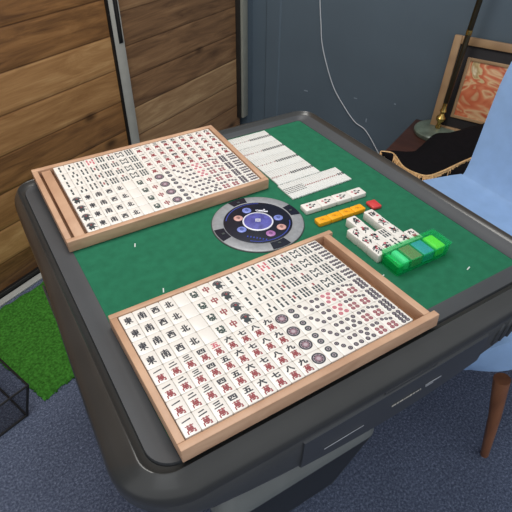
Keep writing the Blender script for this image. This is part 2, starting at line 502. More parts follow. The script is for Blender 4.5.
# ------------------------------------------------------------------ the table
TB = empty('mahjong_table', 'square automatic mahjong table with green felt top and dark plastic rim', 'table')
FZ = 0.780
b = MB()
b.loft([rsq(0.350, 0.010, FZ - 0.012, 8, 0.353), rsq(0.350, 0.010, FZ, 8, 0.353)], 'felt')
for (x, y, a) in ((-0.245, -0.084, 1.2), (-0.242, 0.060, 1.2), (0.108, -0.252, 0.3), (0.259, -0.317, 0.3)):
    M = Matrix.Translation((x, y, FZ + 0.0003)) @ Matrix.Rotation(a, 4, 'Z')
    b.box((0, 0, 0), (0.011, 0.0022, 0.0005), 'tick', M=M)
b.build('playing_felt', TB, smooth=0)
b = MB()
b.loft([dense(rsq(0.3503, 0.010, FZ - 0.010, 8, 0.3533)), dense(rsq(0.3503, 0.010, FZ + 0.0006, 8, 0.3533)), dense(rsq(0.3572, 0.016, FZ + 0.0010, 8, 0.3572)), dense(rsq(0.3660, 0.024, FZ + 0.0045, 8, 0.3660, -.001, -.005)),
        dense(rsq(0.3815, 0.036, FZ + 0.0092, 8, 0.3765, -.003, -.010)), dense(rsq(0.3825, 0.037, FZ + 0.006, 8, 0.3780, -.003, -.010)), dense(rsq(0.3825, 0.037, FZ - 0.012, 8, 0.378, -.003, -.010))], 'band', False, False)
b.fixn = True
b.build('inner_band', TB, smooth=60)
b = MB()
prof = [(0.3790, 0.036, 0.770), (0.3792, 0.036, 0.7860), (0.3868, 0.038, 0.7895), (0.3886, 0.039, 0.7936), (0.3902, 0.040, 0.7948), (0.3922, 0.042, 0.7942), (0.3985, 0.050, 0.7895), (0.4080, 0.064, 0.7835),
        (0.4165, 0.076, 0.7760), (0.4215, 0.084, 0.7680), (0.4235, 0.090, 0.7600), (0.4235, 0.090, 0.7575), (0.4190, 0.086, 0.7565)]
def plan(ring, a):
    # the housing swells a little towards the middle of each side and sits off the felt's centre
    w = max(0.0, min(1.0, (a - 0.389) / 0.0345)); sw = w * 0.005
    cy = -0.010 + 0.008 * w
    out = []
    for x, y, z in ring:
        x *= 1.010 - 0.010 * w
        cx = -0.003 + w * (-0.009 + (0.025 * max(0.0, min(1.0, (y + 0.40) / 0.50)) if x < 0 else 0.0))
        if abs(x) > abs(y): x += math.copysign(sw * max(0, 1 - (y / 0.42) ** 2), x)
        else: y += math.copysign(sw * max(0, 1 - (x / 0.42) ** 2), y)
        out.append((x + cx, y + cy, z))
    return out
b.loft([plan(dense(rsq(a, r, z, 10)), a) for a, r, z in prof], 'rim', False, False)
b.build('rim', TB, smooth=50)

def bowed(a, r, z, w):
    out = []
    for x, y, zz in plan(dense(rsq(a, r, z, 10)), a):
        t = min(abs(x), abs(y)) / 0.40
        out.append((x, y, zz + w * 0.058 * min(1.0, t) ** 2))
    return out
b = MB()
b.loft([bowed(0.4190, 0.086, 0.7575, 0), bowed(0.4222, 0.090, 0.755, 0), bowed(0.4222, 0.095, 0.715, 0.3), bowed(0.4205, 0.10, 0.672, 1), bowed(0.415, 0.10, 0.657, 1),
        bowed(0.403, 0.10, 0.651, 1), bowed(0.330, 0.05, 0.640, 0.9)], 'body', True, True)
b.build('body_shell', TB, smooth=50)
# drawer front in the middle of each visible side (front and the left flank)
b = MB()
for i in range(1):
    rings = []
    for x in [k * 0.019 - 0.19 for k in range(21)]:
        bow = 0.030 * (abs(x) / 0.2) ** 2
        y0 = -0.4242 - 0.0050 * (1 - ((x + 0.012) / 0.42) ** 2)
        rings.append([(x, y0 + 0.0005, 0.750), (x, y0 - 0.0035, 0.748), (x, y0 - 0.0035, 0.700), (x, y0 - 0.002, 0.667 + bow * 0.5), (x, y0 + 0.003, 0.663 + bow * 0.5)])
    b.loft(rings, 'panel')
dr = b.build('drawer', TB, smooth=40)
b = MB(); b.box((-0.115, -0.4336, 0.703), (0.075, 0.0012, 0.0016), 'silver', 0.0004); b.build('engraved_line', dr)
b = MB(); random.seed(11)
x = -0.020
while x < 0.042:
    w = random.uniform(0.002, 0.005)
    b.box((x, -0.4336, 0.709), (w, 0.0008, random.uniform(0.0025, 0.0045)), 'alu', 0.0003); x += w + 0.0015
b.box((0.068, -0.4336, 0.712), (0.036, 0.0012, 0.0032), 'silver', 0.0005)
b.box((0.060, -0.4336, 0.7075), (0.018, 0.0012, 0.0014), 'silver', 0.0005)
b.build('badge', dr)
b = MB(); b.box((0.012, -0.4290, 0.7535), (0.11, 0.0045, 0.007), 'body', 0.0015); b.build('latch', TB)
b = MB(); b.lathe([(0.0, 0), (0.004, 0), (0.005, 0.001), (0.004, 0.0025), (0, 0.0025)], 'silver', n=16, cap0=False, cap1=False); b.build('lock', TB, (0.158, -0.4285, 0.731), (PI / 2, 0, 0))
for k in range(5):
    x = 0.225 + k * 0.020
    b = MB(); b.tube(smooth_path([(x + 0.010, -0.4262, 0.748), (x + 0.004, -0.4280, 0.735), (x, -0.4280, 0.715), (x - 0.001, -0.4262, 0.70)], 3), 0.0038, 'panel', 8); b.build('vent_rib', TB)
# left flank finger grip
b = MB(); b.box((-0.4195, 0.0, 0.735), (0.004, 0.16, 0.02), 'panel', 0.0018); b.build('side_grip', TB)
# pedestal
b = MB()
cx, a0, b0 = -0.100, 0.190, 0.352
b.loft([rsq(a0 - 0.10, 0.03, 0.0, 6, b0 - 0.10, cx - 0.02), rsq(a0 - 0.04, 0.03, 0.22, 6, b0 - 0.03, cx - 0.01), rsq(a0, 0.03, 0.425, 6, b0, cx)], 'pedestal', True, False)
b.loft([rsq(a0, 0.03, 0.425, 6, b0, cx), rsq(a0 - 0.004, 0.03, 0.438, 6, b0 - 0.004, cx), rsq(a0 - 0.035, 0.025, 0.466, 6, b0 - 0.035, cx)], 'pedestal_top', False, True)
b.loft([rsq(0.11, 0.03, 0.463, 6, 0.2, cx), rsq(0.16, 0.03, 0.646, 6, 0.22, cx + 0.05)], 'pedestal', False, False)
b.build('pedestal', TB, smooth=50)

# console in the middle of the felt
cr_ = MB()
cr_.lathe([(0.0935, 0), (0.0935, 0.0022), (0.0905, 0.0032), (0.0720, 0.0040), (0.0700, 0.0032)], 'ring', n=64, cap0=True, cap1=False)
cr_.lathe([(0.0955, 0), (0.0950, 0.0014), (0.0930, 0.0018)], 'ringedge', n=64, cap0=False, cap1=False)
con = cr_.build('console', TB, (-0.001, 0.0, FZ + 0.0002))
b = MB(); b.lathe([(0.0705, 0.0), (0.0705, 0.0034), (0.067, 0.0040)], 'display', n=64)
for k in range(56):
    if 0.15 < (k / 56) % 1 < 0.4 or 0.62 < k / 56 < 0.92:
        t0, t1 = 2 * PI * k / 56, 2 * PI * (k + 1) / 56
        b.poly([(0.0640 * math.cos(t0), 0.0640 * math.sin(t0)), (0.0660 * math.cos(t0), 0.0660 * math.sin(t0)), (0.0660 * math.cos(t1), 0.0660 * math.sin(t1)), (0.0640 * math.cos(t1), 0.0640 * math.sin(t1))], 0.0043, 'blue_line')
b.fixn = False
for (x, y, w, h, a) in ((0.024, 0.030, 0.016, 0.005, -0.6), (0.031, 0.023, 0.012, 0.004, -0.5), (0.019, 0.035, 0.006, 0.004, -0.2), (0.033, 0.029, 0.005, 0.003, 0.6)):
    b.box((0, 0, 0), (w, h, 0.0006), 'white', M=Matrix.Translation((x, y, 0.0044)) @ Matrix.Rotation(a, 4, 'Z'))
for k in range(7):
    b.box((0, 0, 0), (0.0028, 0.0045, 0.0005), 'blue_line', M=Matrix.Translation((-0.043 + k * 0.0055 * 0.8, -0.032 - k * 0.0045, 0.0044)) @ Matrix.Rotation(-0.7, 4, 'Z'))
b.build('display', con)
b = MB(); b.lathe([(0.0315, 0.0030), (0.0315, 0.0052), (0.0290, 0.0060), (0.0285, 0.0052)], 'white', n=48, cap1=False)
b.lathe([(0.0286, 0.0050), (0.020, 0.0066), (0.010, 0.0074), (0.0, 0.0076)], 'dome', n=48, cap0=False, cap1=False)
for (x, y, w, h) in ((0, 0.004, 0.009, 0.0018), (0, -0.004, 0.009, 0.0018), (0, 0, 0.007, 0.0016), (-0.0042, 0, 0.0018, 0.010), (0.0042, 0, 0.0018, 0.010)):
    b.box((0, 0, 0), (w, h, 0.0006), 'white', M=Matrix.Rotation(-0.55, 4, 'Z') @ Matrix.Translation((x, y, 0.0079)))
b.build('dome', con)
for (x, y, m) in ((0.000, 0.045, 'btn_blue'), (0.043, -0.010, 'btn_blue'), (0.031, -0.040, 'btn_pink'), (0.001, -0.047, 'btn_rose'), (-0.042, -0.007, 'btn_blue'), (-0.029, 0.030, 'btn_pink')):
    b = MB(); b.lathe([(0.0095, 0.0034), (0.0095, 0.0048), (0.0078, 0.0056)], m, n=24)
    for j in range(3): b.box((x * 0, -0.003 + j * 0.003, 0.0058), (0.008 - abs(j - 1) * 0.003, 0.001, 0.0004), 'display')
    b.build('console_button', con, (x, y, 0))
for k in range(4):
    b = MB(); r0, r1 = 0.0722, 0.0925; n = 10
    vs = []
    for i in range(n + 1):
        t = PI / 2 * k + (i / n - 0.5) * 0.44
        vs += [(r0 * math.cos(t), r0 * math.sin(t), 0.0043), (r1 * math.cos(t), r1 * math.sin(t), 0.0036)]
    b.add(vs, [[2 * i, 2 * i + 1, 2 * i + 3, 2 * i + 2] for i in range(n)], 'display')
    t = PI / 2 * k
    b.box((0, 0, 0), (0.006, 0.005, 0.0004), 'ringedge', M=Matrix.Translation((0.08 * math.cos(t), 0.08 * math.sin(t), 0.0046)))
    b.fixn = False
    b.build('dice_slot', con)

# ------------------------------------------------------------------ tile faces
TW, TL, TD = 0.02235, 0.03115, 0.0180
STROKES = {
 '東': [(20,22,80,22),(25,35,75,35,75,60,25,60,25,35),(25,48,75,48),(50,8,50,95),(48,62,18,88),(52,62,84,88)],
 '南': [(20,18,80,18),(50,6,50,32),(18,95,20,34,80,34,80,92,70,90),(40,42,45,50),(60,42,55,50),(36,56,64,56),(32,72,68,72),(50,56,50,90)],
 '西': [(15,18,85,18),(22,38,78,38,78,86,22,86,22,38),(42,18,42,45,32,66),(58,18,58,58,72,62)],
 '北': [(40,12,40,88),(16,40,40,40),(14,78,40,66),(60,12,60,80,66,86,86,82,86,70),(84,34,60,46)],
 '中': [(22,30,78,30,78,60,22,60,22,30),(50,8,50,95)],
 '發': [(14,20,40,20,18,48),(22,30,34,38),(60,12,86,46),(80,14,64,26),(88,28,72,36),(20,56,44,56,44,68,22,68,22,84,46,84,44,96,36,94),(56,56,56,66,50,72),(56,54,76,54,78,66,86,66),(54,76,80,76,54,96),(58,80,84,97)],
 '萬': [(15,16,85,16),(36,8,36,26),(64,8,64,26),(28,32,72,32,72,54,28,54,28,32),(28,43,72,43),(50,32,50,84),(16,95,18,64,84,64,84,92,74,90),(34,80,66,77)],
 '一': [(10,58,90,44)], '二': [(25,30,76,22),(10,80,90,68)], '三': [(20,18,80,10),(26,50,74,44),(8,90,92,80)],
 '四': [(14,22,86,22,84,84,16,84,14,22),(40,22,38,50,26,62),(60,22,60,54,76,56)],
 '五': [(18,16,82,14),(46,16,34,86),(24,48,72,46,68,86),(6,88,94,86)],
 '六': [(50,4,52,22),(10,36,90,30),(38,46,14,90),(60,46,88,88)],
 '七': [(8,48,92,32),(44,6,46,78,54,86,86,84,86,68)],
 '八': [(40,16,32,54,10,88),(54,12,66,52,92,88)],
 '九': [(40,6,38,46,10,92),(12,38,70,32,66,78,74,86,92,84,92,68)],
}

class Face:
    """draws on a tile's top; units are millimetres from the tile centre"""
    def __init__(s, mb, z=TD, rot=0.0, k=1.0): s.b = mb; s.z = z + 0.00012; s.rot = rot; s.k = k
    def P(s, x, y):
        c, q = math.cos(s.rot), math.sin(s.rot); x, y = x * s.k, y * s.k
        return ((x * c - y * q) * 0.001, (x * q + y * c) * 0.001)
    def char(s, ch, cx, cy, w, h, m, t=2.0):
        """brush strokes as flat ribbons"""
        dz = 0.0
        for st in STROKES[ch]:
            pts = [Vector((cx + (st[i] - 50) / 100 * w, cy - (st[i + 1] - 50) / 100 * h)) for i in range(0, len(st), 2)]
            for p, q in zip(pts, pts[1:]):
                d = (q - p)
                if d.length < 1e-6: continue
                d.normalize(); nn = Vector((-d.y, d.x)) * (t / 2) * (1.12 if abs(d.x) < abs(d.y) else 0.9); e = d * t * 0.3
                s.b.poly([s.P(*v) for v in (p - e + nn * .8, p - e - nn * .8, q + e - nn, q + e + nn)], s.z + dz, m)
                dz += 0.000004
    def bar(s, cx, cy, w, h, m, a=0.0):
        c, q = math.cos(a), math.sin(a)
        ring = []
        for x, y in ((-w / 2, -h * .42), (-w * .3, -h / 2), (w * .3, -h / 2), (w / 2, -h * .42), (w * .38, 0), (w / 2, h * .42), (w * .3, h / 2), (-w * .3, h / 2), (-w / 2, h * .42), (-w * .38, 0)):
            ring.append(s.P(cx + x * c - y * q, cy + x * q + y * c))
        s.b.poly(ring, s.z, m)
    def disc(s, cx, cy, r, m, dz=0.0, n=16, ry=None):
        ry = ry or r
        s.b.poly([s.P(cx + r * math.cos(2 * PI * i / n), cy + ry * math.sin(2 * PI * i / n)) for i in range(n)], s.z + dz, m)
    def dot(s, cx, cy, r, m):
        s.disc(cx, cy, r, m); s.disc(cx, cy, r * 0.52, 'ink_hole', 0.00005, 12); s.disc(cx, cy, r * 0.34, m, 0.0001, 8)

def draw_bam(f, n, red=False):
    B = 'ink_bar'; R = 'ink_pink' if red else 'ink_bar'
    w, h = 4.0, 9.4
    if n == 2: f.bar(0, 6, w + .4, 9.5, B); f.bar(0, -6, w + .4, 9.5, B)
    elif n == 3: f.bar(0, 6, w, h, B); f.bar(-4.6, -6, w, h, B); f.bar(4.6, -6, w, h, B)
    elif n == 4:
        for x in (-4.6, 4.6):
            for y in (6, -6): f.bar(x, y, w, 10, B)
    elif n == 5:
        for x in (-6, 6):
            for y in (6, -6): f.bar(x, y, w, 10, R)
        f.bar(0, 0, w, 9, 'ink_red' if not red else R)
    elif n == 6:
        for x in (-6, 0, 6):
            for y in (6, -6): f.bar(x, y, w, 10.5, B)
    elif n == 7:
        f.bar(0, 9.2, w, 6.4, 'ink_red')
        for x in (-5.6, 0, 5.6):
            for y in (1, -8): f.bar(x, y, w, 7.6, B)
    elif n == 8:
        for s_ in (1, -1):
            f.bar(-7, 6 * s_, 3, 10, B); f.bar(7, 6 * s_, 3, 10, B)
            f.bar(-2.7, 6.6 * s_, 3, 8.5, B, 0.62 * s_); f.bar(2.7, 6.6 * s_, 3, 8.5, B, -0.62 * s_)
    elif n == 9:
        for x in (-6, 0, 6):
            for y in (8.6, 0, -8.6): f.bar(x, y, w + .2, 7.4, B)
def draw_bird(f):
    n = 18
    for i in range(n):                       # spread tail
        t0, t1 = PI * (0.02 + 0.96 * i / n), PI * (0.02 + 0.96 * (i + .8) / n)
        f.b.poly([f.P(4 * math.cos(t0), 1 + 4 * math.sin(t0)), f.P(9 * math.cos(t0), 0 + 11 * math.sin(t0)), f.P(9 * math.cos(t1), 0 + 11 * math.sin(t1)), f.P(4 * math.cos(t1), 1 + 4 * math.sin(t1))], f.z, 'ink')
    f.disc(0, 1, 5.0, 'ink_bar', 0.00005); f.disc(0.5, 3.2, 2.0, 'ink_red', 0.0001)
    f.disc(-1, -5, 6.0, 'ink_bar', 0, 14, 4.2)
    f.bar(-4, -9.5, 2.4, 7, 'ink', 0.3); f.bar(2.5, -9.5, 2.4, 7, 'ink', -0.2); f.bar(6.5, -5.5, 2.4, 8, 'ink_bar', 0.9)
def draw_pin(f, n, red=False):
    D = 'ink'; R = 'ink_red'
    if n == 1:
        f.disc(0, 0, 10.4, 'ink', 0, 28); f.disc(0, 0, 8.0, 'ink_hole', 0.00004, 24); f.disc(0, 0, 7.3, 'ink', 0.00008, 24); f.disc(0, 0, 5.6, 'ink_rose', 0.00012, 18); f.disc(0, 0, 3.2, 'ink_hole', 0.00016, 14)
        for i in range(8): f.disc(6.4 * math.cos(i * PI / 4), 6.4 * math.sin(i * PI / 4), 0.8, 'ink_hole', 0.00016, 6)
    elif n == 2:
        f.dot(0, 6.8, 5.4, 'ink_bar'); f.dot(0, -6.8, 5.4, 'ink_bar')
    elif n == 3:
        f.dot(-6, 8.5, 3.7, D); f.dot(0, 0, 3.7, D); f.dot(6, -8.5, 3.7, D)
    elif n == 4:
        for x in (-5, 5):
            for y in (7.5, -7.5): f.dot(x, y, 3.8, D)
    elif n == 5:
        m = 'ink_pink' if red else D
        for x in (-5.6, 5.6):
            for y in (8, -8): f.dot(x, y, 3.7, m)
        f.dot(0, 0, 3.7, 'ink_pink' if red else 'ink')
    elif n == 6:
        for x in (-4.2, 4.2):
            f.dot(x, 9, 3.6, D)
            for y in (-1.2, -9): f.dot(x, y, 3.6, R)
    elif n == 7:
        f.dot(-6.4, 11, 3.1, D); f.dot(0, 8.4, 3.1, D); f.dot(6.4, 5.6, 3.1, D)
        for x in (-3.8, 3.8):
            for y in (-2.4, -9.6): f.dot(x, y, 3.5, R)
    elif n == 8:
        for x in (-4.0, 4.0):
            for y in (10.2, 3.4, -3.4, -10.2): f.dot(x, y, 3.7, D)
    elif n == 9:
        for x in (-6.2, 0, 6.2):
            for y in (9.2, 0, -9.2): f.dot(x, y, 3.3, D)
MAN = ' 一二三四五六七八九'
def draw_man(f, n, red=False):
    f.char(MAN[n], 0, 7.4, 14, 11, 'ink_pink' if red else 'ink', 2.3)
    f.char('萬', 0, -6.4, 15, 14.5, 'ink_red', 1.8)

def d_season(f, n):
    rr = random.Random(n * 31)
    for k in range(9):
        f.bar(rr.uniform(-6, 6), rr.uniform(-8, 8), 2.0, rr.uniform(6, 12), 'ink' if k % 3 else 'ink_bar', rr.uniform(-1.2, 1.2))
    for k in range(4):
        f.disc(rr.uniform(-6, 6), rr.uniform(-8, 9), rr.uniform(1.8, 3.2), ('ink', 'ink_red', 'ink_bar', 'ink_pink')[k], 0.00005, 8)
def base_tile(m='tile', w=TW, l=TL, d=TD, bev=0.0022):
    bm = bmesh.new(); bmesh.ops.create_cube(bm, size=1.0)
    for v in bm.verts: v.co = Vector((v.co.x * w, v.co.y * l, (v.co.z + .5) * d))
    bmesh.ops.bevel(bm, geom=[e for e in bm.edges if abs(e.verts[0].co.z - e.verts[1].co.z) > d / 2], offset=bev, segments=3, profile=0.5, affect='EDGES')
    bm.edges.ensure_lookup_table()
    bmesh.ops.bevel(bm, geom=[e for e in bm.edges if min(v.co.z for v in e.verts) > d * .99 or max(v.co.z for v in e.verts) < d * .01], offset=bev * 0.5, segments=2, profile=0.5, affect='EDGES')
    b = MB(); b.bm(bm, m); return b
_tiles = {}
def tile_mesh(kind):
    if kind in _tiles: return _tiles[kind]
    b = base_tile(); f = Face(b)
    s, n = kind[0], kind[1]
    red = len(kind) > 2
    if s == 'bam': draw_bird(f) if n == 1 else draw_bam(f, n, red)
    elif s == 'pin': draw_pin(f, n, red)
    elif s == 'man': draw_man(f, n, red)
    elif s == 'char':
        col = {'中': 'ink_red', '發': 'ink_green'}.get(n, 'ink')
        f.char(n, 0, 0, 16, 18, col, 2.3)
    elif s == 'season':
        d_season(f, n)
    b.fixn = True
    me = b.mesh('tile_' + str(s) + str(n) + ('r' if red else ''), 40)
    _tiles[kind] = me; return me

NUM = ' one two three four five six seven eight nine'.split(' ')
NUM = [''] + 'one two three four five six seven eight nine'.split()
WIND = {'東': 'east', '南': 'south', '西': 'west', '北': 'north', '發': 'green dragon', '中': 'red dragon'}
def describe(kind):
    s, n = kind[0], kind[1]; red = len(kind) > 2
    if s == 'blank': return 'blank white face'
    if s == 'char': return {'發': 'dark complex dragon character', '中': 'red middle dragon character'}.get(n, f'black {WIND.get(n)} wind character')
    if s == 'bam':
        if n == 1: return 'dark peacock drawing'
        return f'{NUM[n]} ' + ('red' if red else 'dark') + ' bamboo bars'
    if s == 'pin': return f'{NUM[n]} ' + ('red ' if red else 'dark ') + ('circles' if n > 1 else 'large circle')
    if s == 'man': return ('red ' if red else 'black ') + f'{NUM[n]} above red character'

S = 1.13e-3
TILT = 0.057597
PX, PY = 20 * S, 27.79 * S
DEPTH = 21.2 * S                                     # tray bottom below the tile tops
def tray_frame(origin, rot):
    R = Euler(rot, 'XYZ').to_matrix().to_4x4()
    n = R @ Vector((0, 0, 1))
    return Matrix.Translation(Vector(origin) - n * DEPTH) @ R
def fill_tray(M, where, group, grid):
    for (c, r), kind in grid.items():
        o = link('mahjong_tile', tile_mesh(kind))
        o.matrix_world = M @ Matrix.Translation((PX * (c + .5), -PY * (r + .5), DEPTH - TD))
        k = [rr for (cc, rr), kk in sorted(grid.items()) if cc == c and kk == kind]
        d = describe(kind)
        if len(k) == 1: t = f'{where}-tray mahjong tile with {d}, only one in its column'
        else:
            w = {2: 'two', 3: 'three', 4: 'four'}[len(k)]
            t = f'{where}-tray mahjong tile with {d}, {ORD[k.index(r) + 1]} of {w} from back'
        tag(o, t, 'mahjong tile', group)

# ------------------------------------------------------------------ near tray
u = S
def rail(name, parent, x0, x1, y0, y1, z0, z1, m='tray', bev=0.0012):
    b = MB(); b.box(((x0 + x1) / 2, (y0 + y1) / 2, (z0 + z1) / 2), (x1 - x0, y1 - y0, z1 - z0), m, bev, 2)
    return b.build(name, parent)
EF = (-0.339, -0.130, 0.8058)
MF = tray_frame(EF, (-TILT, 0, 0))
tr = empty('tile_tray', 'light wooden tray full of mahjong tiles at the near edge of the table', 'tray', MF.translation, (-TILT, 0, 0), 'wooden tile trays')
TOP = DEPTH + 0.0008
rail('base_board', tr, -10 * u, 369 * u, -232 * u, 9 * u, 0, DEPTH - TD - 0.0003, 'tray_base', 0.0006)
rail('back_rail', tr, -11 * u, 378 * u, 1.2 * u, 10.5 * u, 0, TOP)
rail('front_rail', tr, -11 * u, 377 * u, -234.5 * u, -224.2 * u, 0, TOP)
rail('side_rail', tr, -11 * u, -1.2 * u, -224.2 * u, 1.2 * u, 0, TOP)
rail('side_rail', tr, 358 * u, 369.5 * u, -224.2 * u, 1.2 * u, 0, TOP)
g = {}
top = [('char', c) for c in '東南西北'] + [('blank', 0), ('char', '發'), ('char', '中')] + [('bam', i) for i in range(1, 10)] + [('pin', 9)]
bot = [('man', i) for i in range(1, 10)] + [('pin', i) for i in range(1, 9)]
for c in range(17):
    for r in range(4):
        k = top[c]
        if k == ('bam', 5) and r == 0: k = ('bam', 5, 'red')
        g[(c, r)] = k
        k = bot[c]
        if k == ('man', 5) and r == 0: k = ('man', 5, 'red')
        if k == ('pin', 5) and r < 2: k = ('pin', 5, 'red')
        g[(c, r + 4)] = k
fill_tray(MF, 'near', 'mahjong tiles in the near tray', g)

# ------------------------------------------------------------------ far tray
EB = (-0.3122, 0.3612, 0.8202)
RB = (TILT, 0, -0.00091)
MBk = tray_frame(EB, RB)
tr = empty('tile_tray', 'light wooden tray full of mahjong tiles at the far edge, with a grooved end', 'tray', MBk.translation, RB, 'wooden tile trays')
rail('base_board', tr, -37 * u, 353 * u, -231 * u, 10 * u, 0, DEPTH - TD - 0.0003, 'tray_base', 0.0006)
rail('back_rail', tr, -38.5 * u, 354 * u, 1.2 * u, 11.5 * u, 0, TOP)
rail('front_rail', tr, -38.5 * u, 354 * u, -233 * u, -223.6 * u, 0, TOP)
rail('side_rail', tr, -38.5 * u, -28.5 * u, -223.6 * u, 1.2 * u, 0, TOP)
rail('side_rail', tr, 343 * u, 354 * u, -223.6 * u, 1.2 * u, 0, TOP)
rail('end_board', tr, -23 * u, -5.5 * u, -222.6 * u, 0.2 * u, DEPTH - TD, TOP - 0.004)
g = {}
top = [('bam', i) for i in range(2, 10)] + [('man', i) for i in range(1, 10)]
bot = [('bam', 1)] + [('char', c) for c in '東南西北'] + [('blank', 0), ('char', '發'), ('char', '中')] + [('pin', i) for i in range(1, 10)]
for c in range(17):
    for r in range(4):
        k = top[c]
        if k == ('bam', 5) and r == 0: k = ('bam', 5, 'red')
        g[(c, r)] = k
        k = bot[c]
        if k == ('pin', 5) and r < 2: k = ('pin', 5, 'red')
        g[(c, r + 4)] = k
fill_tray(MBk, 'far', 'mahjong tiles in the far tray', g)

# ------------------------------------------------------------------ loose tiles by the green box
LX = [0.135, 0.1577, 0.1804, 0.2031, 0.2258]
LY = [-0.1135, -0.1440, -0.1745, -0.2045]
loose = {(0, 1): ('season', 1), (0, 2): ('season', 2), (0, 3): ('season', 3), (1, 0): ('season', 4), (1, 1): ('season', 5), (1, 2): ('season', 6), (1, 3): ('season', 7),
         (2, 2): ('bam', 6), (2, 3): ('bam', 4), (3, 0): ('season', 8), (3, 1): ('season', 9), (3, 2): ('season', 10), (3, 3): ('season', 11), (4, 3): ('man', 9)}
for (c, r), kind in loose.items():
    o = link('mahjong_tile', tile_mesh(kind), None, (LX[c] + 0.0003 * ((r * 7 + c * 3) % 5 - 2), LY[r], FZ + 0.0002))
    same = sorted(rr for (cc, rr) in loose if cc == c)
    cw = ['first', 'second', 'third', 'fourth', 'last'][c]
    rw = ORD[same.index(r) + 1]
    tag(o, f'loose white tile by the green box, {cw} column from near tray, {rw} from back', 'mahjong tile', 'loose tiles against the green box')

# strips of flower tiles and spare five tiles lying lengthwise
def strip(p0, p1, n, w, l, d, m, ink, name, lab, grp, draw):
    p0, p1 = Vector(p0), Vector(p1)
    ang = math.atan2((p1 - p0).y, (p1 - p0).x)
    b = base_tile(m, w, l, d, 0.0028); draw(Face(b, d)); me = b.mesh(name, 40)
    for i in range(n):
        c = p0.lerp(p1, (i + .5) / n)
        o = link(name, me, None, (c.x, c.y, FZ + 0.0002), (0, 0, ang + PI / 2 + (-.02, .015, -.01, .02)[i % 4]))
        tag(o, lab.format(ORD[i + 1]), 'mahjong tile', grp)
def d_flower(f):
    f.bar(-2, -3, 1.6, 14, 'ink', 0.5); f.bar(1, 3, 1.4, 11, 'ink', -0.5); f.bar(3, -5, 1.3, 10, 'ink_bar', -0.9)
    for x, y, r, m in ((-5, 5, 3.0, 'ink_red'), (3.5, 8, 2.8, 'ink_pink'), (5, 0, 2.4, 'ink'), (-4, -3, 2.2, 'ink_bar'), (1, -9, 2.2, 'ink')): f.disc(x, y, r, m, 0.00004, 7)
def d_gold(f):
    f.disc(0, 0, 3.2, 'ink_gold', 0, 7); f.bar(2, 4, 1.4, 7, 'ink_gold', 0.6); f.bar(-2, -3, 1.4, 7, 'ink_gold', -0.5)
strip((0.1010, -0.0150, 0), (0.2560, -0.0240, 0), 4, 0.0265, 0.0384, 0.0105, 'tile', 'ink', 'flower_tile', 'white flower tile with dark plant drawing, {} in its row from the console', 'white flower tiles in a row', d_flower)
strip((0.0985, -0.0660, 0), (0.2160, -0.0715, 0), 4, 0.0205, 0.0290, 0.0095, 'tile_orange', 'ink_gold', 'orange_tile', 'small orange tile with faint mark, {} in its row from the console', 'orange tiles in a row', d_gold)
b = MB(); b.box((0, 0, 0.004), (0.0235, 0.0275, 0.008), 'red', 0.003, 3); b.box((0, 0, 0.0081), (0.015, 0.018, 0.0005), 'red', 0.0002)
tag(b.build('red_marker', loc=(0.2440, -0.0740, FZ + 0.0002), rot=(0, 0, -0.1)), 'small flat red square marker on the felt beside the orange tiles', 'marker')

# ------------------------------------------------------------------ scoring sticks
SW, SL, SH = 0.00585, 0.0612, 0.0042
_st = {}
def stick_mesh(kind):
    if kind in _st: return _st[kind]
    b = MB(); b.box((0, 0, SH / 2), (SW - 0.0002, SL, SH), 'stick', 0.0008, 1)
    f = Face(b, SH)
    if kind == 'eight':
        for x in (-1.1, 1.1):
            for j in range(4): f.disc(x, (j - 1.5) * 6.0, 1.35, 'ink', 0, 7)
    elif kind == 'one': f.disc(0, 0, 2.0, 'ink_red', 0, 8)
    elif kind == 'dark':
        f.disc(0, 2.2, 2.4, 'ink', 0, 8); f.disc(0, -2.6, 2.4, 'ink', 0, 8)
    elif kind == 'five':
        for x, y in ((0, 0), (-1.4, 2), (1.4, 2), (-1.4, -2), (1.4, -2)): f.disc(x, y, 1.0, 'ink_red', 0, 7)
    elif kind == 'tiny': f.disc(0, 0, 1.2, 'ink', 0, 7)
    _st[kind] = b.mesh('scoring_stick', 40); return _st[kind]
KD = {'eight': 'eight dark dots', 'one': 'one red dot', 'dark': 'two bold dark dots', 'five': 'five red dots', 'tiny': 'one small dark dot'}
rows = [(0.3125, 0.1125, 20), (0.2500, 0.1125, 20), (0.1885, 0.1125, 20), (0.1265, 0.1125, 20), (0.0635, 0.1085, 28)]
random.seed(5)
for ri, (y, x0, n) in enumerate(rows):
    for i in range(n):
        if ri < 4:
            k = 'dark' if i >= 9 else ('five' if (i < 4 and ri % 2) else ('tiny' if i % 2 else 'one'))
        else:
            k = 'eight' if i < 9 else ('dark' if i >= 25 else 'one')
        o = link('scoring_stick', stick_mesh(k), None, (x0 + SW * (i + .5), y + random.uniform(-.0004, .0004), FZ + 0.0002))
        tag(o, f'white scoring stick with {KD[k]}, {ORD[i + 1]} from far tray, {ORD[ri + 1]} row from back', 'scoring stick', 'white scoring sticks laid in rows')

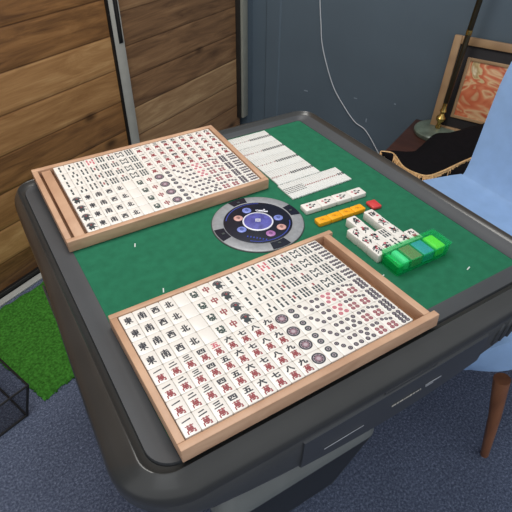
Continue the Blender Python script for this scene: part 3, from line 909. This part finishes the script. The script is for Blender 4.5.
# ------------------------------------------------------------------ green box and what is in it
GB = empty('accessory_box', 'green see-through plastic box with lid on the felt', 'box', (0.192, -0.2455, FZ + 0.0003), (0, 0, -0.02))
gx, gy, gh = 0.0655, 0.0245, 0.0285
b = MB()
b.loft([rsq(gx - 0.003, 0.004, 0.0, 4, gy - 0.002), rsq(gx, 0.005, gh, 4, gy), rsq(gx - 0.0018, 0.004, gh, 4, gy - 0.0018), rsq(gx - 0.0046, 0.003, 0.0018, 4, gy - 0.0036)], 'green_clear', True, True)
b.build('shell', GB, smooth=40)
b = MB()
b.loft([rsq(gx + 0.0012, 0.005, gh + 0.0003, 4, gy + 0.0012), rsq(gx + 0.0012, 0.005, gh + 0.0020, 4, gy + 0.0012), rsq(gx + 0.0004, 0.005, gh + 0.0026, 4, gy + 0.0004)], 'green_lid', True, True)
b.build('lid', GB, smooth=40)
for x in (-0.030, 0.0, 0.030):
    b = MB(); b.box((x, 0, 0.013), (0.0014, 2 * gy - 0.009, 0.022), 'green_clear', 0.0003); b.build('divider', GB)
def inbox(name, lab, m, x, w, d, h, bev, cat='counter'):
    b = MB(); b.box((0, 0, h / 2), (w, d, h), m, bev, 4)
    M = Matrix.Translation((0.192, -0.2455, FZ)) @ Matrix.Rotation(-0.02, 4, 'Z') @ Matrix.Translation((x, 0, 0.0024))
    o = b.build(name); o.matrix_world = M
    tag(o, lab, cat, 'counters inside the green box')
inbox('counter_block', 'flat emerald insert in the near-tray end of the green box', 'emerald', -0.0535, 0.013, 0.040, 0.016, 0.002)
inbox('counter_block', 'rounded mint counter block inside the green box', 'mint', -0.0385, 0.0150, 0.040, 0.0225, 0.0068)
inbox('counter_block', 'brown counter block inside the green box beside the mint one', 'brown', -0.0145, 0.0270, 0.039, 0.0210, 0.003)
inbox('counter_block', 'blue counter block inside the green box between brown and lime', 'blue', 0.0150, 0.0270, 0.039, 0.0205, 0.003)
inbox('counter_block', 'bright lime counter block in the far end of the green box', 'lime', 0.0450, 0.0250, 0.039, 0.0230, 0.005)

# ------------------------------------------------------------------ blue chair
CH = empty('accent_chair', 'pale blue upholstered shell chair with wooden legs beside the table', 'chair', (0.78, -0.07, 0))
prof = [(-0.345, 0.368, .225), (-0.345, 0.388, .275), (-0.315, 0.405, .318), (-0.22, 0.410, .336), (-0.05, 0.402, .318), (0.09, 0.392, .302), (0.175, 0.398, .286), (0.235, 0.430, .276), (0.275, 0.495, .276),
        (0.305, 0.59, .284), (0.330, 0.70, .292), (0.352, 0.81, .294), (0.372, 0.89, .280), (0.385, 0.935, .235), (0.392, 0.955, .17)]
pp = smooth_path([(x, w, z) for x, z, w in prof], 3)
nb = 21
vs = []; fs = []
for i, p in enumerate(pp):
    tng = (pp[min(i + 1, len(pp) - 1)] - pp[max(i - 1, 0)]); tn = Vector((tng.x, 0, tng.z)).normalized(); nrm = Vector((-tn.z, 0, tn.x))
    fy = i / (len(pp) - 1)
    for j in range(nb):
        s_ = -1 + 2 * j / (nb - 1)
        lift = 0.014 * abs(s_) ** 3
        q = Vector((p.x, p.y * s_, p.z)) + nrm * lift
        vs.append(q)
for i in range(len(pp) - 1):
    for j in range(nb - 1):
        a = i * nb + j; fs.append([a, a + 1, a + nb + 1, a + nb])
b = MB(); b.add(vs, fs, 'chair'); b.fixn = False
sh = b.build('shell', CH, smooth=180)
sm = sh.modifiers.new('thick', 'SOLIDIFY'); sm.thickness = 0.105; sm.offset = -1.0
bv_ = sh.modifiers.new('round', 'BEVEL'); bv_.width = 0.028; bv_.segments = 4; bv_.limit_method = 'ANGLE'; bv_.angle_limit = math.radians(50)
for (y, z) in ((0.19, 0.53), (0.0, 0.53), (-0.19, 0.53), (0.1, 0.72), (-0.1, 0.72)):
    # a point on the backrest profile at that height
    k = min(range(len(pp) * 2 // 3, len(pp)), key=lambda i: abs(pp[i].z - z)) if z > 0.6 else min(range(len(pp) // 2, len(pp)), key=lambda i: abs(pp[i].z - z))
    b = MB(); b.lathe([(0.0, -0.004), (0.011, -0.003), (0.012, 0.001), (0.008, 0.005), (0, 0.006)], 'button', n=16, cap0=False, cap1=False)
    b.build('tufting_button', CH, (pp[k].x - 0.003, y, pp[k].z + 0.002), (0, -1.15, 0))
for (fx, fy_, tx, ty) in ((-0.247, -0.344, -0.275, -0.300), (-0.247, 0.344, -0.275, 0.300), (0.25, -0.33, 0.14, -0.23), (0.25, 0.33, 0.14, 0.23)):
    b = MB()
    b.tube([(fx, fy_, 0.0), (fx, fy_, 0.004), ((fx + tx) / 2, (fy_ + ty) / 2, 0.19), (tx, ty, 0.335)], [0.010, 0.0115, 0.0165, 0.021], 'leg', 14)
    b.build('leg', CH)

# ------------------------------------------------------------------ corner: side table, lamp, picture, cloth
STB = empty('side_table', 'low dark brown wooden side table against the blue wall', 'table', room(0.245, 1.50, 0), ROTB)
def on_side(p, a, z): return (a - 1.50, -(p - 0.245), z)
def rbox(name, par, a0, a1, p0, p1, z0, z1, m, bev=0.004):
    q0, q1 = on_side(p0, a0, z0), on_side(p1, a1, z1)
    b = MB(); b.box(((q0[0] + q1[0]) / 2, (q0[1] + q1[1]) / 2, (z0 + z1) / 2), (abs(q1[0] - q0[0]), abs(q1[1] - q0[1]), z1 - z0), m, bev)
    return b.build(name, par)
rbox('tabletop', STB, 0.972, 2.03, 0.01, 0.425, 0.305, 0.33, 'side')
rbox('apron', STB, 1.01, 1.99, 0.04, 0.395, 0.245, 0.304, 'side')
for a in (1.03, 1.97):
    for p in (0.06, 0.375):
        rbox('leg', STB, a - 0.02, a + 0.02, p - 0.02, p + 0.02, 0.0, 0.245, 'side')
LP = empty('floor_lamp', 'dark metal lamp pole on a round green marble base', 'lamp', room(0.110, 1.105, 0.3302), ROTB)
b = MB(); b.lathe([(0.100, 0), (0.104, 0.006), (0.104, 0.018), (0.098, 0.024), (0.060, 0.027), (0.03, 0.028)], 'marble', n=40); b.build('base', LP)
b = MB(); b.lathe([(0.012, 0.028), (0.013, 0.035), (0.008, 0.045), (0.009, 0.056), (0.020, 0.070), (0.021, 0.080), (0.012, 0.092), (0.009, 0.10), (0.015, 0.112), (0.010, 0.124), (0.009, 0.15)], 'brass', n=20)
b.build('brass_stem', LP, (-0.002, 0, 0), (0, 0.062, 0))
b = MB(); b.lathe([(0.0105, 0.15), (0.0115, 0.155), (0.0115, 0.44), (0.0105, 0.445)], 'pole', n=16)
b.lathe([(0.0105, 0.460), (0.0115, 0.465), (0.0115, 1.15), (0.009, 1.16)], 'pole', n=16); b.build('pole', LP, (-0.002, 0, 0), (0, 0.062, 0))
b = MB(); b.lathe([(0.0122, 0.443), (0.0128, 0.450), (0.0122, 0.462)], 'brass', n=16); b.build('collar', LP, (-0.002, 0, 0), (0, 0.062, 0))
b = MB(); b.lathe([(0.012, 1.16), (0.05, 1.175), (0.14, 1.24), (0.142, 1.242), (0.05, 1.182), (0.01, 1.168)], 'brass', n=32); b.build('lamp_shade', LP, (-0.002, 0, 0), (0, 0.062, 0))

# framed picture leaning on the wall
lean = math.atan2(0.055, 0.40)
PF = empty('framed_picture', 'wood framed picture with black mount and orange print leaning on the blue wall', 'picture', room(0.074, 1.062, 0.3305), (0, 0, RA - PI / 2))
def fbox(name, x0, x1, z0, z1, y0, y1, m, par=PF, bev=0.002):
    b = MB(); b.box(((x0 + x1) / 2, (y0 + y1) / 2, (z0 + z1) / 2), (x1 - x0, y1 - y0, z1 - z0), m, bev, M=Matrix.Rotation(-lean, 4, 'X'))
    return b.build(name, par)
FWd, FHt = 0.44, 0.415
fr2 = MB(); RX = Matrix.Rotation(-lean, 4, 'X')
for (x0, x1, z0, z1) in ((0, 0.032, 0, FHt), (FWd - 0.032, FWd, 0, FHt), (0.032, FWd - 0.032, FHt - 0.032, FHt), (0.032, FWd - 0.032, 0, 0.032)):
    fr2.box(((x0 + x1) / 2, -0.009, (z0 + z1) / 2), (x1 - x0, 0.022, z1 - z0), 'frame', 0.003, M=RX)
fr2.build('frame', PF)
fbox('mount', 0.030, FWd - 0.030, 0.030, FHt - 0.030, -0.008, -0.003, 'mat_black', bev=0.0005)
f3 = MB(); ix0, ix1, iz0, iz1 = 0.078, FWd - 0.078, 0.078, FHt - 0.078
for (x0, x1, z0, z1) in ((ix0, ix0 + 0.013, iz0, iz1), (ix1 - 0.013, ix1, iz0, iz1), (ix0 + 0.013, ix1 - 0.013, iz1 - 0.013, iz1), (ix0 + 0.013, ix1 - 0.013, iz0, iz0 + 0.013)):
    f3.box(((x0 + x1) / 2, -0.011, (z0 + z1) / 2), (x1 - x0, 0.008, z1 - z0), 'frame', 0.0015, M=RX)
f3.build('inner_frame', PF)
fbox('print', ix0 + 0.012, ix1 - 0.012, iz0 + 0.012, iz1 - 0.012, -0.0105, -0.0085, 'art', bev=0.0003)

# black cloth with gold fringe heaped over the front of the side table
CLR = [
    [(0.40, 1.000, .337), (0.365, 1.080, .340), (0.315, 1.098, .346), (0.232, 1.125, .380), (0.212, 1.180, .395), (0.165, 1.235, .412), (0.075, 1.305, .425)],
    [(0.41, 0.995, .337), (0.395, 1.080, .345), (0.355, 1.115, .355), (0.30, 1.150, .382), (0.27, 1.200, .392), (0.235, 1.265, .400), (0.14, 1.330, .410)],
    [(0.425, 0.990, .337), (0.435, 1.080, .345), (0.44, 1.125, .362), (0.415, 1.170, .370), (0.385, 1.215, .372), (0.33, 1.280, .380), (0.22, 1.350, .388)],
    [(0.440, 0.968, .337), (0.430, 1.020, .338), (0.505, 1.092, .336), (0.540, 1.152, .342), (0.540, 1.208, .346), (0.482, 1.248, .352), (0.395, 1.292, .364), (0.285, 1.345, .372)],
]
def respl(row, k=26):
    P = smooth_path(row, 8); n = len(P) - 1
    return [P[0].lerp(P[0], 0) if t == 0 else P[min(n, int(t * n / (k - 1)))].lerp(P[min(n, int(t * n / (k - 1)) + 1)], t * n / (k - 1) % 1) for t in range(k)]
R4 = [respl(r) for r in CLR]
# hanging skirt below the fringe line
last = R4[-1]
R4.append([Vector((max(p.x + 0.012, 0.446), p.y + 0.012, p.z - 0.045 if p.x > 0.44 else 0.338)) for p in last])
R4.append([Vector((max(p.x + 0.018, 0.456), p.y + 0.016, 0.265)) for p in last])
cols = [smooth_path([R4[r][i] for r in range(len(R4))], 4) for i in range(26)]
random.seed(9)
vs = []; nr = len(cols[0])
for i, cc in enumerate(cols):
    for j, p in enumerate(cc):
        wv = 0.006 * math.sin(i * 1.1 + j * 0.5) * (0.3 + 0.7 * j / nr)
        vs.append(room(p.x + wv * 0.6, p.y, p.z + abs(wv) * 0.5))
fs = [[i * nr + j, i * nr + j + 1, (i + 1) * nr + j + 1, (i + 1) * nr + j] for i in range(25) for j in range(nr - 1)]
CLO = empty('black_cloth', 'black cloth with gold fringe heaped on the side table behind the chair', 'cloth', room(0.35, 1.15, 0.33))
off = -room(0.35, 1.15, 0.33)
b = MB(); b.add([v + off for v in vs], fs, 'cloth'); b.fixn = False
co = b.build('drape', CLO, smooth=180)
m_ = co.modifiers.new('thick', 'SOLIDIFY'); m_.thickness = 0.003; m_.offset = 0
fb = MB()
fr = respl(CLR[-1], 90)
for i in range(89):
    p, q_ = fr[i], fr[i + 1]
    a = room(p.x + 0.004, p.y, p.z + 0.006) + off; c = room(q_.x + 0.004, q_.y, q_.z + 0.006) + off
    fb.tube([a, c], 0.0042, 'fringe', 6)
    for k in range(2):
        st_ = a.lerp(c, k / 2)
        ln = random.uniform(0.016, 0.030)
        d = Vector((random.uniform(-.006, .006), random.uniform(-.006, .002), -ln)) - bv * random.uniform(0.004, 0.012)
        fb.tube([st_, st_ + d * 0.5 + Vector((0, 0, .002)), st_ + d], [0.0034, 0.0030, 0.0018], 'fringe', 5)
fo = fb.build('fringe', CLO, smooth=60)
fo['label'] = 'gold fringe trim'

# ------------------------------------------------------------------ light
w = bpy.data.worlds.new('world'); sc.world = w; w.use_nodes = True
bg = w.node_tree.nodes['Background']
bg.inputs['Color'].default_value = (0.92, 0.96, 1.0, 1); bg.inputs['Strength'].default_value = 0.80
def area(name, loc, target, size, power, col=(1, 1, 1)):
    l = bpy.data.lights.new(name, 'AREA'); l.shape = 'RECTANGLE'; l.size, l.size_y = size; l.energy = power; l.color = col
    o = bpy.data.objects.new(name, l); COL.objects.link(o); o.location = loc
    o.rotation_euler = (Vector(target) - Vector(loc)).to_track_quat('-Z', 'Y').to_euler()
    return o
area('ceiling_light', (-0.15, 0.35, 2.55), (-0.1, 0.25, 0), (1.0, 0.6), 24, (1.0, 0.97, 0.92))
area('room_light', (-1.3, -1.8, 2.4), (0.1, 0.2, 0.6), (1.6, 1.6), 7, (0.95, 0.98, 1.0))
